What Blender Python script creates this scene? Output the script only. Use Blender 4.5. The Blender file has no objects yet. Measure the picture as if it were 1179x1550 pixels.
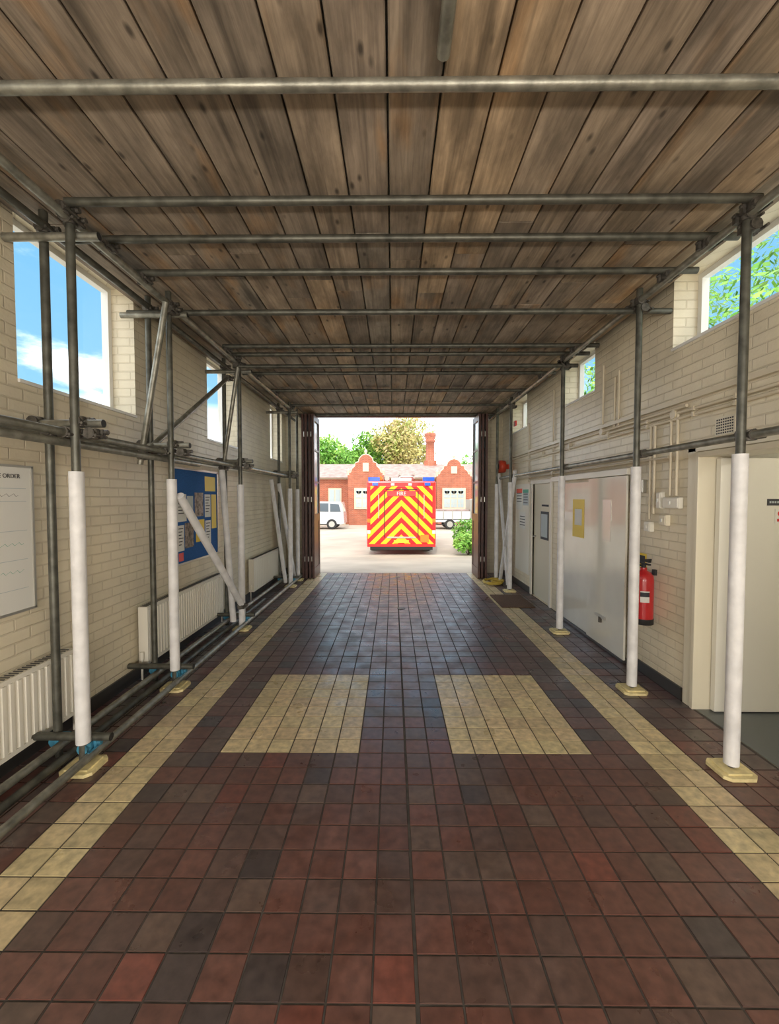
import bpy, math, random
from mathutils import Vector, Matrix
random.seed(7)
R=random.random
def U(a,b): return a+(b-a)*R()
S=bpy.context.scene
# ---------------------------------------------------------------- materials
def mat(name,col=(.5,.5,.5),rough=.5,metal=0,noise=None,bump=None,attr=False,spec=.5,coat=0,rn=None):
    m=bpy.data.materials.new(name); m.use_nodes=True
    nt=m.node_tree; b=nt.nodes['Principled BSDF']
    b.inputs['Base Color'].default_value=(*col,1); b.inputs['Roughness'].default_value=rough
    b.inputs['Metallic'].default_value=metal; b.inputs['Specular IOR Level'].default_value=spec
    b.inputs['Coat Weight'].default_value=coat
    geo=nt.nodes.new('ShaderNodeNewGeometry')
    src=None
    if attr:
        a=nt.nodes.new('ShaderNodeAttribute'); a.attribute_name='Col'; src=a.outputs['Color']
        nt.links.new(src,b.inputs['Base Color'])
    if noise:
        sc,amt,det=noise
        n=nt.nodes.new('ShaderNodeTexNoise'); n.inputs['Scale'].default_value=sc; n.inputs['Detail'].default_value=det
        nt.links.new(geo.outputs['Position'],n.inputs['Vector'])
        r=nt.nodes.new('ShaderNodeMapRange'); r.inputs['From Min'].default_value=.3; r.inputs['From Max'].default_value=.7
        r.inputs['To Min'].default_value=1-amt; r.inputs['To Max'].default_value=1+amt*.5
        nt.links.new(n.outputs['Fac'],r.inputs['Value'])
        mx=nt.nodes.new('ShaderNodeVectorMath'); mx.operation='MULTIPLY'
        if src: nt.links.new(src,mx.inputs[0])
        else: mx.inputs[0].default_value=col
        nt.links.new(r.outputs['Result'],mx.inputs[1])
        nt.links.new(mx.outputs[0],b.inputs['Base Color'])
    if rn:
        sc,a0,a1=rn
        n=nt.nodes.new('ShaderNodeTexNoise'); n.inputs['Scale'].default_value=sc; n.inputs['Detail'].default_value=6
        nt.links.new(geo.outputs['Position'],n.inputs['Vector'])
        r=nt.nodes.new('ShaderNodeMapRange'); r.inputs['From Min'].default_value=.35; r.inputs['From Max'].default_value=.65
        r.inputs['To Min'].default_value=a0; r.inputs['To Max'].default_value=a1
        nt.links.new(n.outputs['Fac'],r.inputs['Value']);nt.links.new(r.outputs['Result'],b.inputs['Roughness'])
    if bump:
        sc,st=bump
        n2=nt.nodes.new('ShaderNodeTexNoise'); n2.inputs['Scale'].default_value=sc; n2.inputs['Detail'].default_value=4
        nt.links.new(geo.outputs['Position'],n2.inputs['Vector'])
        bp=nt.nodes.new('ShaderNodeBump'); bp.inputs['Strength'].default_value=st; bp.inputs['Distance'].default_value=.01
        nt.links.new(n2.outputs['Fac'],bp.inputs['Height']); nt.links.new(bp.outputs['Normal'],b.inputs['Normal'])
    return m

def brickmat(name,c1,c2,cm,bw,rh,ms,rough,bumps,dirt=.15):
    m=mat(name,c1,rough); nt=m.node_tree; b=nt.nodes['Principled BSDF']
    geo=nt.nodes.new('ShaderNodeNewGeometry'); sp=nt.nodes.new('ShaderNodeSeparateXYZ')
    nt.links.new(geo.outputs['Position'],sp.inputs[0])
    ad=nt.nodes.new('ShaderNodeMath'); ad.operation='ADD'
    nt.links.new(sp.outputs[0],ad.inputs[0]); nt.links.new(sp.outputs[1],ad.inputs[1])
    cb=nt.nodes.new('ShaderNodeCombineXYZ'); nt.links.new(ad.outputs[0],cb.inputs[0]); nt.links.new(sp.outputs[2],cb.inputs[1])
    br=nt.nodes.new('ShaderNodeTexBrick'); br.inputs['Scale'].default_value=1
    br.inputs['Color1'].default_value=(*c1,1); br.inputs['Color2'].default_value=(*c2,1); br.inputs['Mortar'].default_value=(*cm,1)
    br.inputs['Brick Width'].default_value=bw; br.inputs['Row Height'].default_value=rh; br.inputs['Mortar Size'].default_value=ms
    br.inputs['Mortar Smooth'].default_value=.6
    nt.links.new(cb.outputs[0],br.inputs['Vector'])
    n=nt.nodes.new('ShaderNodeTexNoise'); n.inputs['Scale'].default_value=2.2; n.inputs['Detail'].default_value=5
    nt.links.new(geo.outputs['Position'],n.inputs['Vector'])
    r=nt.nodes.new('ShaderNodeMapRange'); r.inputs['From Min'].default_value=.35; r.inputs['From Max'].default_value=.65
    r.inputs['To Min'].default_value=1-dirt; r.inputs['To Max'].default_value=1
    nt.links.new(n.outputs['Fac'],r.inputs['Value'])
    mx=nt.nodes.new('ShaderNodeVectorMath'); mx.operation='MULTIPLY'
    nt.links.new(br.outputs['Color'],mx.inputs[0]); nt.links.new(r.outputs['Result'],mx.inputs[1])
    nt.links.new(mx.outputs[0],b.inputs['Base Color'])
    n2=nt.nodes.new('ShaderNodeTexNoise'); n2.inputs['Scale'].default_value=45; n2.inputs['Detail'].default_value=3
    nt.links.new(geo.outputs['Position'],n2.inputs['Vector'])
    m2=nt.nodes.new('ShaderNodeMath'); m2.operation='MULTIPLY_ADD'; m2.inputs[1].default_value=-1
    nt.links.new(br.outputs['Fac'],m2.inputs[0])
    m3=nt.nodes.new('ShaderNodeMath'); m3.operation='MULTIPLY'; m3.inputs[1].default_value=.5
    nt.links.new(n2.outputs['Fac'],m3.inputs[0]); nt.links.new(m3.outputs[0],m2.inputs[2])
    bp=nt.nodes.new('ShaderNodeBump'); bp.inputs['Strength'].default_value=bumps; bp.inputs['Distance'].default_value=.006
    nt.links.new(m2.outputs[0],bp.inputs['Height']); nt.links.new(bp.outputs['Normal'],b.inputs['Normal'])
    return m

M={}
M['wall']=brickmat('painted_brick',(.82,.745,.57),(.79,.71,.54),(.73,.65,.49),.225,.075,.007,.4,.65,.16)
M['redbrick']=brickmat('red_brick',(.50,.135,.065),(.38,.095,.05),(.46,.28,.20),.225,.075,.01,.8,.3)
M['white']=mat('white_paint',(.80,.78,.70),.35)
M['pvc']=mat('white_frame',(.82,.82,.80),.3)
M['rad']=mat('radiator_enamel',(.81,.78,.69),.3)
M['foam']=mat('white_foam_sleeve',(.76,.76,.77),.5,noise=(9,.16,4),bump=(30,.25))
M['steel']=mat('galvanised_tube',(.30,.295,.25),.42,.6,noise=(14,.45,5),bump=(60,.12))
M['steeld']=mat('weathered_tube',(.12,.12,.10),.45,.5,noise=(12,.5,5))
M['coup']=mat('coupler_steel',(.13,.12,.105),.5,.6,noise=(40,.5,3))
M['blue']=mat('blue_coupler_paint',(.06,.26,.40),.5,.2,noise=(30,.4,3))
M['plate']=mat('yellow_base_pad',(.78,.67,.35),.5,noise=(20,.25,3))
M['black']=mat('black_rubber',(.02,.02,.02),.6)
M['skirt']=mat('dark_skirting',(.05,.048,.045),.4)
M['red']=mat('red_paint',(.75,.02,.02),.3,coat=.5)
M['ered']=mat('extinguisher_red',(.55,.02,.025),.28,coat=.5)
M['sred']=mat('sounder_red_plastic',(.70,.07,.03),.4)
M['orange']=mat('orange_plastic',(.85,.25,.03),.4)
M['ply']=mat('door_cream_paint',(.74,.69,.55),.35)
M['pipe']=mat('painted_conduit',(.66,.59,.45),.4)
M['panel']=mat('glossy_white_laminate',(.78,.77,.69),.16,coat=.4,noise=(3,.06,2))
M['dullm']=mat('brushed_plate',(.55,.54,.50),.3,.7)
M['paper']=mat('paper',(.8,.8,.76),.7)
M['paperg']=mat('grey_paper',(.5,.56,.58),.6)
M['ink']=mat('ink',(.03,.03,.04),.6)
M['green']=mat('green_ink',(.08,.40,.28),.6)
M['bluef']=mat('blue_felt',(.02,.12,.38),.9,noise=(60,.2,2))
M['bluel']=mat('blue_beacon_lens',(.02,.12,.7),.2,coat=1)
M['yel']=mat('yellow_print',(.85,.62,.05),.5)
M['pip']=mat('photo_print',(.30,.25,.22),.5,noise=(25,.9,5))
M['maroon']=mat('stained_hardwood',(.09,.038,.03),.4,noise=(8,.4,6))
M['conc']=mat('apron_paving',(.45,.395,.32),.8,noise=(.8,.2,6),bump=(30,.2))
M['greyfl']=mat('grey_vinyl_floor',(.12,.13,.13),.4)
M['mat']=mat('coir_mat',(.13,.075,.045),.95,noise=(90,.6,3),bump=(150,.8))
M['ceil']=mat('ceiling_paint',(.62,.60,.54),.7)
M['slate']=mat('roof_slate',(.37,.28,.25),.7,noise=(3,.3,5))
M['stone']=mat('cream_stone',(.66,.56,.42),.7)
M['dglass']=mat('dark_glazing',(.10,.13,.16),.08)
M['lglass']=mat('pale_glazing',(.42,.50,.52),.1)
M['bark']=mat('bark',(.12,.08,.05),.9,noise=(10,.4,4))
M['carw']=mat('white_car_paint',(.62,.64,.66),.2,coat=1)
M['tyre']=mat('tyre',(.03,.03,.03),.8)
M['grout']=mat('grout',(.060,.052,.046),.85,noise=(20,.4,3))
M['tile']=mat('quarry_tile',(.1,.05,.04),.35,attr=True,noise=(22,.38,6),bump=(28,.07),spec=.9,rn=(5,.27,.48))
M['tedge']=mat('quarry_tile_edge',(.1,.05,.04),.85,attr=True,spec=.15)
M['rope']=mat('yellow_rope',(.50,.36,.05),.6)
M['fillw']=mat('fill_tube_glow',(1,1,1),.5)  # glow for the fill tubes added behind the viewpoint
b=M['fillw'].node_tree.nodes['Principled BSDF']; b.inputs['Emission Color'].default_value=(1,.92,.79,1); b.inputs['Emission Strength'].default_value=11
M['fillw2']=mat('side_room_fill_glow',(1,1,1),.5)  # stronger glow for the fill tube added in the side room
b=M['fillw2'].node_tree.nodes['Principled BSDF']; b.inputs['Emission Color'].default_value=(1,.92,.77,1); b.inputs['Emission Strength'].default_value=50

def glassmat(name,mix=.9,col=(.95,.98,.97)):
    m=bpy.data.materials.new(name); m.use_nodes=True; nt=m.node_tree; nt.nodes.clear()
    o=nt.nodes.new('ShaderNodeOutputMaterial'); t=nt.nodes.new('ShaderNodeBsdfTransparent'); t.inputs[0].default_value=(*col,1)
    g=nt.nodes.new('ShaderNodeBsdfGlossy'); g.inputs['Roughness'].default_value=.03
    x=nt.nodes.new('ShaderNodeMixShader'); x.inputs[0].default_value=1-mix
    nt.links.new(t.outputs[0],x.inputs[1]); nt.links.new(g.outputs[0],x.inputs[2]); nt.links.new(x.outputs[0],o.inputs[0]); return m
M['glass']=glassmat('window_glass',.95)

def plankmat():
    m=mat('scaffold_board_timber',(.2,.13,.08),.7,attr=True); nt=m.node_tree; b=nt.nodes['Principled BSDF']
    at=[n for n in nt.nodes if n.type=='ATTRIBUTE'][0]
    geo=nt.nodes.new('ShaderNodeNewGeometry')
    a2=nt.nodes.new('ShaderNodeAttribute'); a2.attribute_name='Off'
    ad=nt.nodes.new('ShaderNodeVectorMath'); ad.operation='ADD'
    nt.links.new(geo.outputs['Position'],ad.inputs[0]); nt.links.new(a2.outputs['Color'],ad.inputs[1])
    def N(scale,nsc,det,rough=.5,dist=0):
        mp=nt.nodes.new('ShaderNodeMapping'); mp.inputs['Scale'].default_value=scale
        nt.links.new(ad.outputs[0],mp.inputs['Vector'])
        g=nt.nodes.new('ShaderNodeTexNoise'); g.inputs['Scale'].default_value=nsc; g.inputs['Detail'].default_value=det; g.inputs['Roughness'].default_value=rough; g.inputs['Distortion'].default_value=dist
        nt.links.new(mp.outputs[0],g.inputs['Vector']);return g
    def MR(src,a,b_,c,d):
        r=nt.nodes.new('ShaderNodeMapRange');r.inputs['From Min'].default_value=a;r.inputs['From Max'].default_value=b_;r.inputs['To Min'].default_value=c;r.inputs['To Max'].default_value=d
        nt.links.new(src,r.inputs['Value']);return r.outputs[0]
    def MU(a,b_):
        n=nt.nodes.new('ShaderNodeMath');n.operation='MULTIPLY';nt.links.new(a,n.inputs[0]);nt.links.new(b_,n.inputs[1]);return n.outputs[0]
    g=N((30,1.3,6),1.6,7,.65,.5); r1=MR(g.outputs['Fac'],.3,.7,.66,1.2)
    p=N((5,1.6,1),1.1,6,.6); r2=MR(p.outputs['Fac'],.38,.62,.56,1.2)
    st=N((14,.5,1),1.0,3); r4=MR(st.outputs['Fac'],.58,.72,1,.45)
    mp3=nt.nodes.new('ShaderNodeMapping'); mp3.inputs['Scale'].default_value=(9,4.0,1); nt.links.new(ad.outputs[0],mp3.inputs['Vector'])
    v=nt.nodes.new('ShaderNodeTexVoronoi'); v.inputs['Scale'].default_value=1; nt.links.new(mp3.outputs[0],v.inputs['Vector'])
    r3=MR(v.outputs['Distance'],.05,.15,.28,1)
    f=MU(MU(MU(r1,r2),r3),r4)
    vm=nt.nodes.new('ShaderNodeVectorMath');vm.operation='MULTIPLY';nt.links.new(f,vm.inputs[1])
    o=N((3,.8,1),1.3,4); ro=MR(o.outputs['Fac'],.57,.70,0,.7)
    mx=nt.nodes.new('ShaderNodeMix');mx.data_type='RGBA';nt.links.new(ro,mx.inputs[0]);nt.links.new(at.outputs['Color'],mx.inputs[6]);mx.inputs[7].default_value=(.38,.21,.085,1)
    nt.links.new(mx.outputs[2],vm.inputs[0])
    nt.links.new(vm.outputs[0],b.inputs['Base Color'])
    bp=nt.nodes.new('ShaderNodeBump');bp.inputs['Strength'].default_value=.3;bp.inputs['Distance'].default_value=.004
    nt.links.new(g.outputs['Fac'],bp.inputs['Height']);nt.links.new(bp.outputs[0],b.inputs['Normal'])
    return m
M['plank']=plankmat()

def chevmat():
    m=mat('reflective_chevron',(.8,.05,.03),.35); nt=m.node_tree;b=nt.nodes['Principled BSDF']
    tc=nt.nodes.new('ShaderNodeTexCoord');sp=nt.nodes.new('ShaderNodeSeparateXYZ');nt.links.new(tc.outputs['Object'],sp.inputs[0])
    def mth(op,a,bv=None,link=None):
        n=nt.nodes.new('ShaderNodeMath');n.operation=op;nt.links.new(a,n.inputs[0])
        if link is not None: nt.links.new(link,n.inputs[1])
        elif bv is not None:n.inputs[1].default_value=bv
        return n.outputs[0]
    ax=mth('ABSOLUTE',sp.outputs[0]); t=mth('ADD',sp.outputs[2],link=ax); t=mth('ADD',t,10.07); t=mth('DIVIDE',t,.40); t=mth('FRACT',t); t=mth('GREATER_THAN',t,.5)
    mx=nt.nodes.new('ShaderNodeMix');mx.data_type='RGBA';nt.links.new(t,mx.inputs[0])
    mx.inputs[6].default_value=(.80,.015,.02,1);mx.inputs[7].default_value=(.95,.80,.02,1)
    nt.links.new(mx.outputs[2],b.inputs['Base Color'])
    return m
M['chev']=chevmat()
M['leaf']=mat('leaves',(.1,.3,.03),.6,attr=True)

# ---------------------------------------------------------------- mesh builder
class MB:
    def __init__(s): s.v=[];s.f=[];s.m=[];s.mats=[];s.c=[];s.o=[];s.sm=[]
    def mi(s,k):
        if k not in s.mats:s.mats.append(k)
        return s.mats.index(k)
    def poly(s,pts,k,col=None,off=None,smooth=False):
        i=len(s.v);s.v+= [tuple(p) for p in pts];s.f.append(list(range(i,i+len(pts))));s.m.append(s.mi(k));s.c.append(col);s.o.append(off);s.sm.append(smooth)
    def mesh(s,vs,fs,k,col=None,off=None,smooth=False):
        i=len(s.v);s.v+=[tuple(p) for p in vs]
        for f in fs:
            s.f.append([a+i for a in f]);s.m.append(s.mi(k));s.c.append(col);s.o.append(off);s.sm.append(smooth)
    def box(s,x0,x1,y0,y1,z0,z1,k,**kw):
        vs=[(x0,y0,z0),(x1,y0,z0),(x1,y1,z0),(x0,y1,z0),(x0,y0,z1),(x1,y0,z1),(x1,y1,z1),(x0,y1,z1)]
        s.mesh(vs,[(0,3,2,1),(4,5,6,7),(0,1,5,4),(1,2,6,5),(2,3,7,6),(3,0,4,7)],k,**kw)
    def cyl(s,p0,p1,r,k,n=14,r2=None,caps=True):
        p0=Vector(p0);p1=Vector(p1);d=(p1-p0).normalized();a=d.orthogonal().normalized();b=d.cross(a)
        r2=r if r2 is None else r2;vs=[]
        for p,rr in((p0,r),(p1,r2)):
            for i in range(n):
                t=2*math.pi*i/n;vs.append(p+(a*math.cos(t)+b*math.sin(t))*rr)
        s.mesh(vs,[(i,(i+1)%n,n+(i+1)%n,n+i) for i in range(n)],k,smooth=True)
        if caps:
            s.poly([vs[i] for i in range(n)][::-1],k);s.poly([vs[n+i] for i in range(n)],k)
    def tube(s,p0,p1,r,k,n=14):
        s.cyl(p0,p1,r,k,n,caps=False)
        s.cyl(p0,p1,r*.84,'black',n,caps=True)
    def lathe(s,base,axis,prof,k,n=20):
        base=Vector(base);d=Vector(axis).normalized();a=d.orthogonal().normalized();b=d.cross(a);vs=[]
        for h,r in prof:
            for i in range(n):
                t=2*math.pi*i/n;vs.append(base+d*h+(a*math.cos(t)+b*math.sin(t))*r)
        fs=[]
        for j in range(len(prof)-1):
            for i in range(n):fs.append((j*n+i,j*n+(i+1)%n,(j+1)*n+(i+1)%n,(j+1)*n+i))
        s.mesh(vs,fs,k,smooth=True)
        s.poly(vs[:n][::-1],k);s.poly(vs[-n:],k)
    def extr(s,pts2,axis,a0,a1,k):
        def mk(p,a):
            if axis=='x':return(a,p[0],p[1])
            if axis=='y':return(p[0],a,p[1])
            return(p[0],p[1],a)
        n=len(pts2);vs=[mk(p,a0) for p in pts2]+[mk(p,a1) for p in pts2]
        s.mesh(vs,[tuple(range(n))[::-1],tuple(range(n,2*n))]+[(i,(i+1)%n,n+(i+1)%n,n+i) for i in range(n)],k)
    def build(s,name,parent=None,origin=(0,0,0),bevel=0):
        me=bpy.data.meshes.new(name);o3=Vector(origin)
        me.from_pydata([tuple(Vector(v)-o3) for v in s.v],[],s.f)
        for k in s.mats:me.materials.append(M[k])
        for i,p in enumerate(me.polygons):p.material_index=s.m[i];p.use_smooth=s.sm[i]
        if any(c is not None for c in s.c):
            ca=me.color_attributes.new('Col','FLOAT_COLOR','CORNER')
            for i,p in enumerate(me.polygons):
                c=s.c[i] or (1,1,1)
                for l in p.loop_indices:ca.data[l].color=(*c,1)
        if any(c is not None for c in s.o):
            ca=me.color_attributes.new('Off','FLOAT_COLOR','CORNER')
            for i,p in enumerate(me.polygons):
                c=s.o[i] or (0,0,0)
                for l in p.loop_indices:ca.data[l].color=(*c,1)
        me.update()
        ob=bpy.data.objects.new(name,me);S.collection.objects.link(ob);ob.location=origin
        if bevel:
            bm=ob.modifiers.new('bevel','BEVEL');bm.width=bevel;bm.segments=2;bm.limit_method='ANGLE';bm.angle_limit=.8
        if parent:
            ob.parent=parent;ob.location=Vector(origin)-parent.location
        return ob
def empty(name,loc=(0,0,0)):
    e=bpy.data.objects.new(name,None);S.collection.objects.link(e);e.location=loc;e.empty_display_size=.2;return e
def text(name,body,loc,rz,size,k,parent,align='CENTER'):
    c=bpy.data.curves.new(name,'FONT');c.body=body;c.size=size;c.align_x=align;c.align_y='CENTER';c.extrude=.0008
    o=bpy.data.objects.new(name,c);S.collection.objects.link(o);c.materials.append(M[k])
    o.rotation_euler=(math.pi/2,0,math.radians(rz));o.parent=parent;o.location=Vector(loc)-parent.location;return o

XL,XR=-2.32,2.35; YB,YE=-4.0,9.15; X0=.08; T=.15
# ---------------------------------------------------------------- floor
mb=MB()
mb.box(XL,XR,YB,YE,-.05,-.003,'grout')
Y0=2.667
def tilecol(i,j):
    k=i if i>=0 else -i-1
    cream=(10<=k<12) or (0<=j<8 and 2<=k<8)
    if cream:
        q=U(.82,1.1);return (.64*q,.53*q*U(.95,1.03),.31*q)
    r=R()
    if r<.06:c=(.068,.050,.048)
    elif r<.26:c=(.105,.062,.052)
    elif r<.33:c=(.175,.060,.045)
    elif r<.43:c=(.122,.080,.064)
    else:c=(.138,.062,.049)
    q=U(.85,1.13)
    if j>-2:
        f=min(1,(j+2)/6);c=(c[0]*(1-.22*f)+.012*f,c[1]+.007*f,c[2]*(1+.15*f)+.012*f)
    return tuple(v*q for v in c)
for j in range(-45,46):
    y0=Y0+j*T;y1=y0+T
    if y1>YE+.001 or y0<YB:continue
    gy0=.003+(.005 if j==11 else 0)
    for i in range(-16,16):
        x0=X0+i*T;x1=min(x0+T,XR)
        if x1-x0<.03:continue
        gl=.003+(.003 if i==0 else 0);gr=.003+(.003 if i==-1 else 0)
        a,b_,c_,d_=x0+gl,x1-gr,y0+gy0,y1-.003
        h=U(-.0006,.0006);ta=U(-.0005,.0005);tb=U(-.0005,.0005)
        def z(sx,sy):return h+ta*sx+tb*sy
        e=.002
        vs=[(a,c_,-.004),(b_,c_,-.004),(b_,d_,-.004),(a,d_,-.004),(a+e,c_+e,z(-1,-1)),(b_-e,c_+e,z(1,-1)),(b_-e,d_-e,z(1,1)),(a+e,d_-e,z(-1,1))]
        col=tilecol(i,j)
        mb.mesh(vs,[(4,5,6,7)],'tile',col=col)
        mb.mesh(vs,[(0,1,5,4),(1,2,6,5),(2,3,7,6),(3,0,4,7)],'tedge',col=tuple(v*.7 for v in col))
floor=mb.build('floor')

# ---------------------------------------------------------------- walls
def xwall(name,x0,x1,ya,yb,za,zb,ops):
    ys=sorted({ya,yb,*[o[0] for o in ops],*[o[1] for o in ops]});zs=sorted({za,zb,*[o[2] for o in ops],*[o[3] for o in ops]})
    m=MB()
    for i in range(len(ys)-1):
        for j in range(len(zs)-1):
            cy=(ys[i]+ys[i+1])/2;cz=(zs[j]+zs[j+1])/2
            if any(o[0]<cy<o[1] and o[2]<cz<o[3] for o in ops):continue
            m.box(x0,x1,ys[i],ys[i+1],zs[j],zs[j+1],'wall')
    return m.build(name)
winL=[(-3.0,-1.2,2.36,3.5),(-.3,1.4,2.36,3.5),(2.62,3.82,2.36,3.5),(5.3,6.3,2.36,3.5),(8.0,8.85,2.36,3.5)]
winR=[(-3.0,-1.2,2.87,3.5),(-.3,1.2,2.87,3.5),(2.3,3.62,2.87,3.5),(5.0,5.9,2.87,3.5),(7.5,8.4,2.87,3.5)]
HZ=4.0
xwall('wall_left',XL-.28,XL,YB,YE+.25,-.05,HZ,winL)
doorR=(2.25,3.28,0,1.99); doorR2=(6.3,7.12,0,1.86)
xwall('wall_right',XR,XR+.28,YB,YE+.25,-.05,HZ,winR+[doorR,doorR2])
m=MB();
OX0,OX1=-1.86,1.93
m.box(XL,OX0,YE,YE+.25,-.05,HZ,'wall');m.box(OX1,XR,YE,YE+.25,-.05,HZ,'wall');m.box(OX0,OX1,YE,YE+.25,3.45,HZ,'wall');m.build('wall_end')
m=MB();m.box(XL,OX0,YB-.25,YB,-.05,HZ,'wall');m.box(OX1,XR,YB-.25,YB,-.05,HZ,'wall');m.box(OX0,OX1,YB-.25,YB,3.45,HZ,'wall');m.build('wall_back')
m=MB();m.box(XL-.4,XR+.4,YB-.4,YE+.45,HZ,HZ+.2,'ceil');m.build('ceiling')
n=1
for side,wins in((-1,winL),(1,winR)):
    for (a,b_,c,d) in wins:
        m=MB();xin=(XL if side<0 else XR);xg=xin+side*.2;t=.045;x0,x1=sorted((xg,xg+side*.06))
        m.box(x0,x1,a,a+t,c,d,'pvc');m.box(x0,x1,b_-t,b_,c,d,'pvc');m.box(x0,x1,a+t,b_-t,c,c+t,'pvc');m.box(x0,x1,a+t,b_-t,d-t,d,'pvc')
        xm=(x0+x1)/2;m.poly([(xm,a+t,c+t),(xm,b_-t,c+t),(xm,b_-t,d-t),(xm,a+t,d-t)],'glass')
        q0,q1=sorted((xin-side*.015,xg));m.box(q0,q1,a+.001,b_-.001,c+.0005,c+.022,'pvc')
        m.build('window_%d'%n,bevel=0);n+=1
m=MB();m.box(XL,XL+.018,YB,YE-.02,.0,.11,'skirt');m.build('baseboard_left')
m=MB()
for a,b_ in((YB,2.2),(3.40,4.15),(7.2,YE-.02)):m.box(XR-.018,XR,a,b_,0,.10,'skirt')
m.build('baseboard_right')

# ---------------------------------------------------------------- scaffold deck
m=MB();bw=.228;x=-2.305;zb=3.372
palette=[(.335,.265,.195),(.285,.23,.175),(.39,.305,.215),(.29,.25,.20),(.33,.265,.205),(.41,.305,.20),(.25,.205,.16)]
while x+bw<2.34:
    y=-3.9+U(-1.2,0)
    while y<9.1:
        L=3.9;y1=min(y+L,9.1);ya=max(y,-3.95)
        c=random.choice(palette);q=U(.85,1.15);c=tuple(v*q for v in c);off=(U(0,9),U(0,9),U(0,9))
        hz=U(-.003,.003);g=.005;cx=.006
        if y1-ya>.2:
            xa,xb=x+g,x+bw-g
            prof=[(xa,zb+hz+cx),(xa+cx,zb+hz),(xb-cx,zb+hz),(xb,zb+hz+cx),(xb,zb+.038),(xa,zb+.038)]
            vs=[(p[0],ya+.003,p[1]) for p in prof]+[(p[0],y1-.003,p[1]) for p in prof];k=6
            m.mesh(vs,[tuple(range(k))[::-1],tuple(range(k,2*k))]+[(i,(i+1)%k,k+(i+1)%k,k+i) for i in range(k)],'plank',col=c,off=off)
        y+=L
    x+=bw
m.build('scaffold_board_deck')

# ---------------------------------------------------------------- scaffolding
sc=empty('scaffolding')
r=.0242
LX,LO,RX=-1.88,-2.10,2.03
ys_in=[.3,2.5,3.58,5.2,7.7]; ys_r=[.3,2.5,3.56,5.12,7.34]
std=MB();sl=MB();bp_=MB();cp=MB()
def coupler(p,blue=False):
    k='blue' if blue else 'coup';x,y,z=p
    cp.cyl((x,y,z-.03),(x,y,z+.03),.036,k,10)
    cp.cyl((x,y-.035,z),(x,y+.035,z),.034,k,10)
    cp.cyl((x-.06,y+.03,z+.012),(x+.06,y+.03,z+.012),.009,k,6)
    cp.cyl((x+.05,y-.05,z-.015),(x+.05,y+.05,z-.015),.009,k,6)
    cp.box(x-.05,x+.05,y+.02,y+.045,z-.028,z+.028,k);cp.cyl((x+.055,y+.03,z+.012),(x+.075,y+.03,z+.012),.016,k,6)
def pad(x,y):
    bp_.extr([(x-.10,y-.07),(x-.07,y-.10),(x+.07,y-.10),(x+.10,y-.07),(x+.10,y+.07),(x+.07,y+.10),(x-.07,y+.10),(x-.10,y+.07)],'z',.002,.022,'plate')
    bp_.box(x-.07,x+.07,y-.07,y+.07,.022,.032,'plate');bp_.cyl((x,y,.03),(x,y,.07),.019,'coup',10)
for i,y in enumerate(ys_in):
    std.tube((LX,y,.04),(LX,y,3.36),r,'steeld');sl.cyl((LX,y,.16 if i<3 else .05),(LX,y,1.80),.040,'foam',18)
    std.tube((LO,y+.08,.03),(LO,y+.08,3.36),r,'steeld')
    pad(LX,y);
    coupler((LX,y,3.26));coupler((LO,y+.08,3.26));coupler((LX-.05,y,2.03));coupler((LO,y+.08,2.05));coupler((LX,y+.02,.12),True);coupler((LO,y+.08,.13),True)
    for z in(2.09,.17,3.19):std.tube((LX+.14,y+.045,z),(XL+.01,y+.045,z),r,'steel' if z>1 else 'steeld')
    coupler((LX,y+.03,2.10));coupler((LX+.07,y+.045,2.03));coupler((LO-.05,y+.045,2.1))
for i,y in enumerate(ys_r):
    std.tube((RX,y,.04),(RX,y,3.36),r,'steeld');sl.cyl((RX,y,.05),(RX,y,1.90),.040,'foam',18)
    pad(RX,y);coupler((RX,y,3.26));coupler((RX+.05,y,2.01));coupler((RX+.03,y,3.2))
std.tube((LX,8.3,.04),(LX,8.3,3.36),r,'steeld');pad(LX,8.3);std.tube((RX,8.3,.04),(RX,8.3,3.36),r,'steeld');pad(RX,8.3)
sl.cyl((RX,8.3,.05),(RX,8.3,1.9),.04,'foam',18);sl.cyl((LX,8.3,.05),(LX,8.3,1.8),.04,'foam',18)
std.build('standards',sc);
led=MB()
led.tube((LX,-3.7,3.265),(LX,9.0,3.265),r,'steel');led.tube((LO+.02,-3.7,3.265),(LO+.02,9.0,3.265),r,'steeld')
led.tube((RX,-3.7,3.265),(RX,9.0,3.265),r,'steel')
led.tube((LX-.05,-2,2.03),(LX-.05,8.38,2.03),r,'steel');led.tube((LO-.05,-2,2.045),(LO-.05,8.38,2.045),r,'steel')
led.tube((LX-.05,.9,1.97),(LX-.05,4.2,1.97),r,'steel')
led.tube((RX+.05,-2,2.01),(RX+.05,8.38,2.01),r,'steel')
led.tube((LX+.05,.2,.085),(LX+.05,8.38,.085),r,'steel');led.tube((LO+.05,-.5,.12),(LO+.05,8.38,.12),r,'steel')
led.tube((LX-.12,.6,.06),(LX-.12,6.5,.06),r,'steeld')
led.tube((.19,-2.6,3.33),(.19,1.67,3.33),.026,'steel')
led.build('ledgers',sc)
tr=MB()
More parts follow.
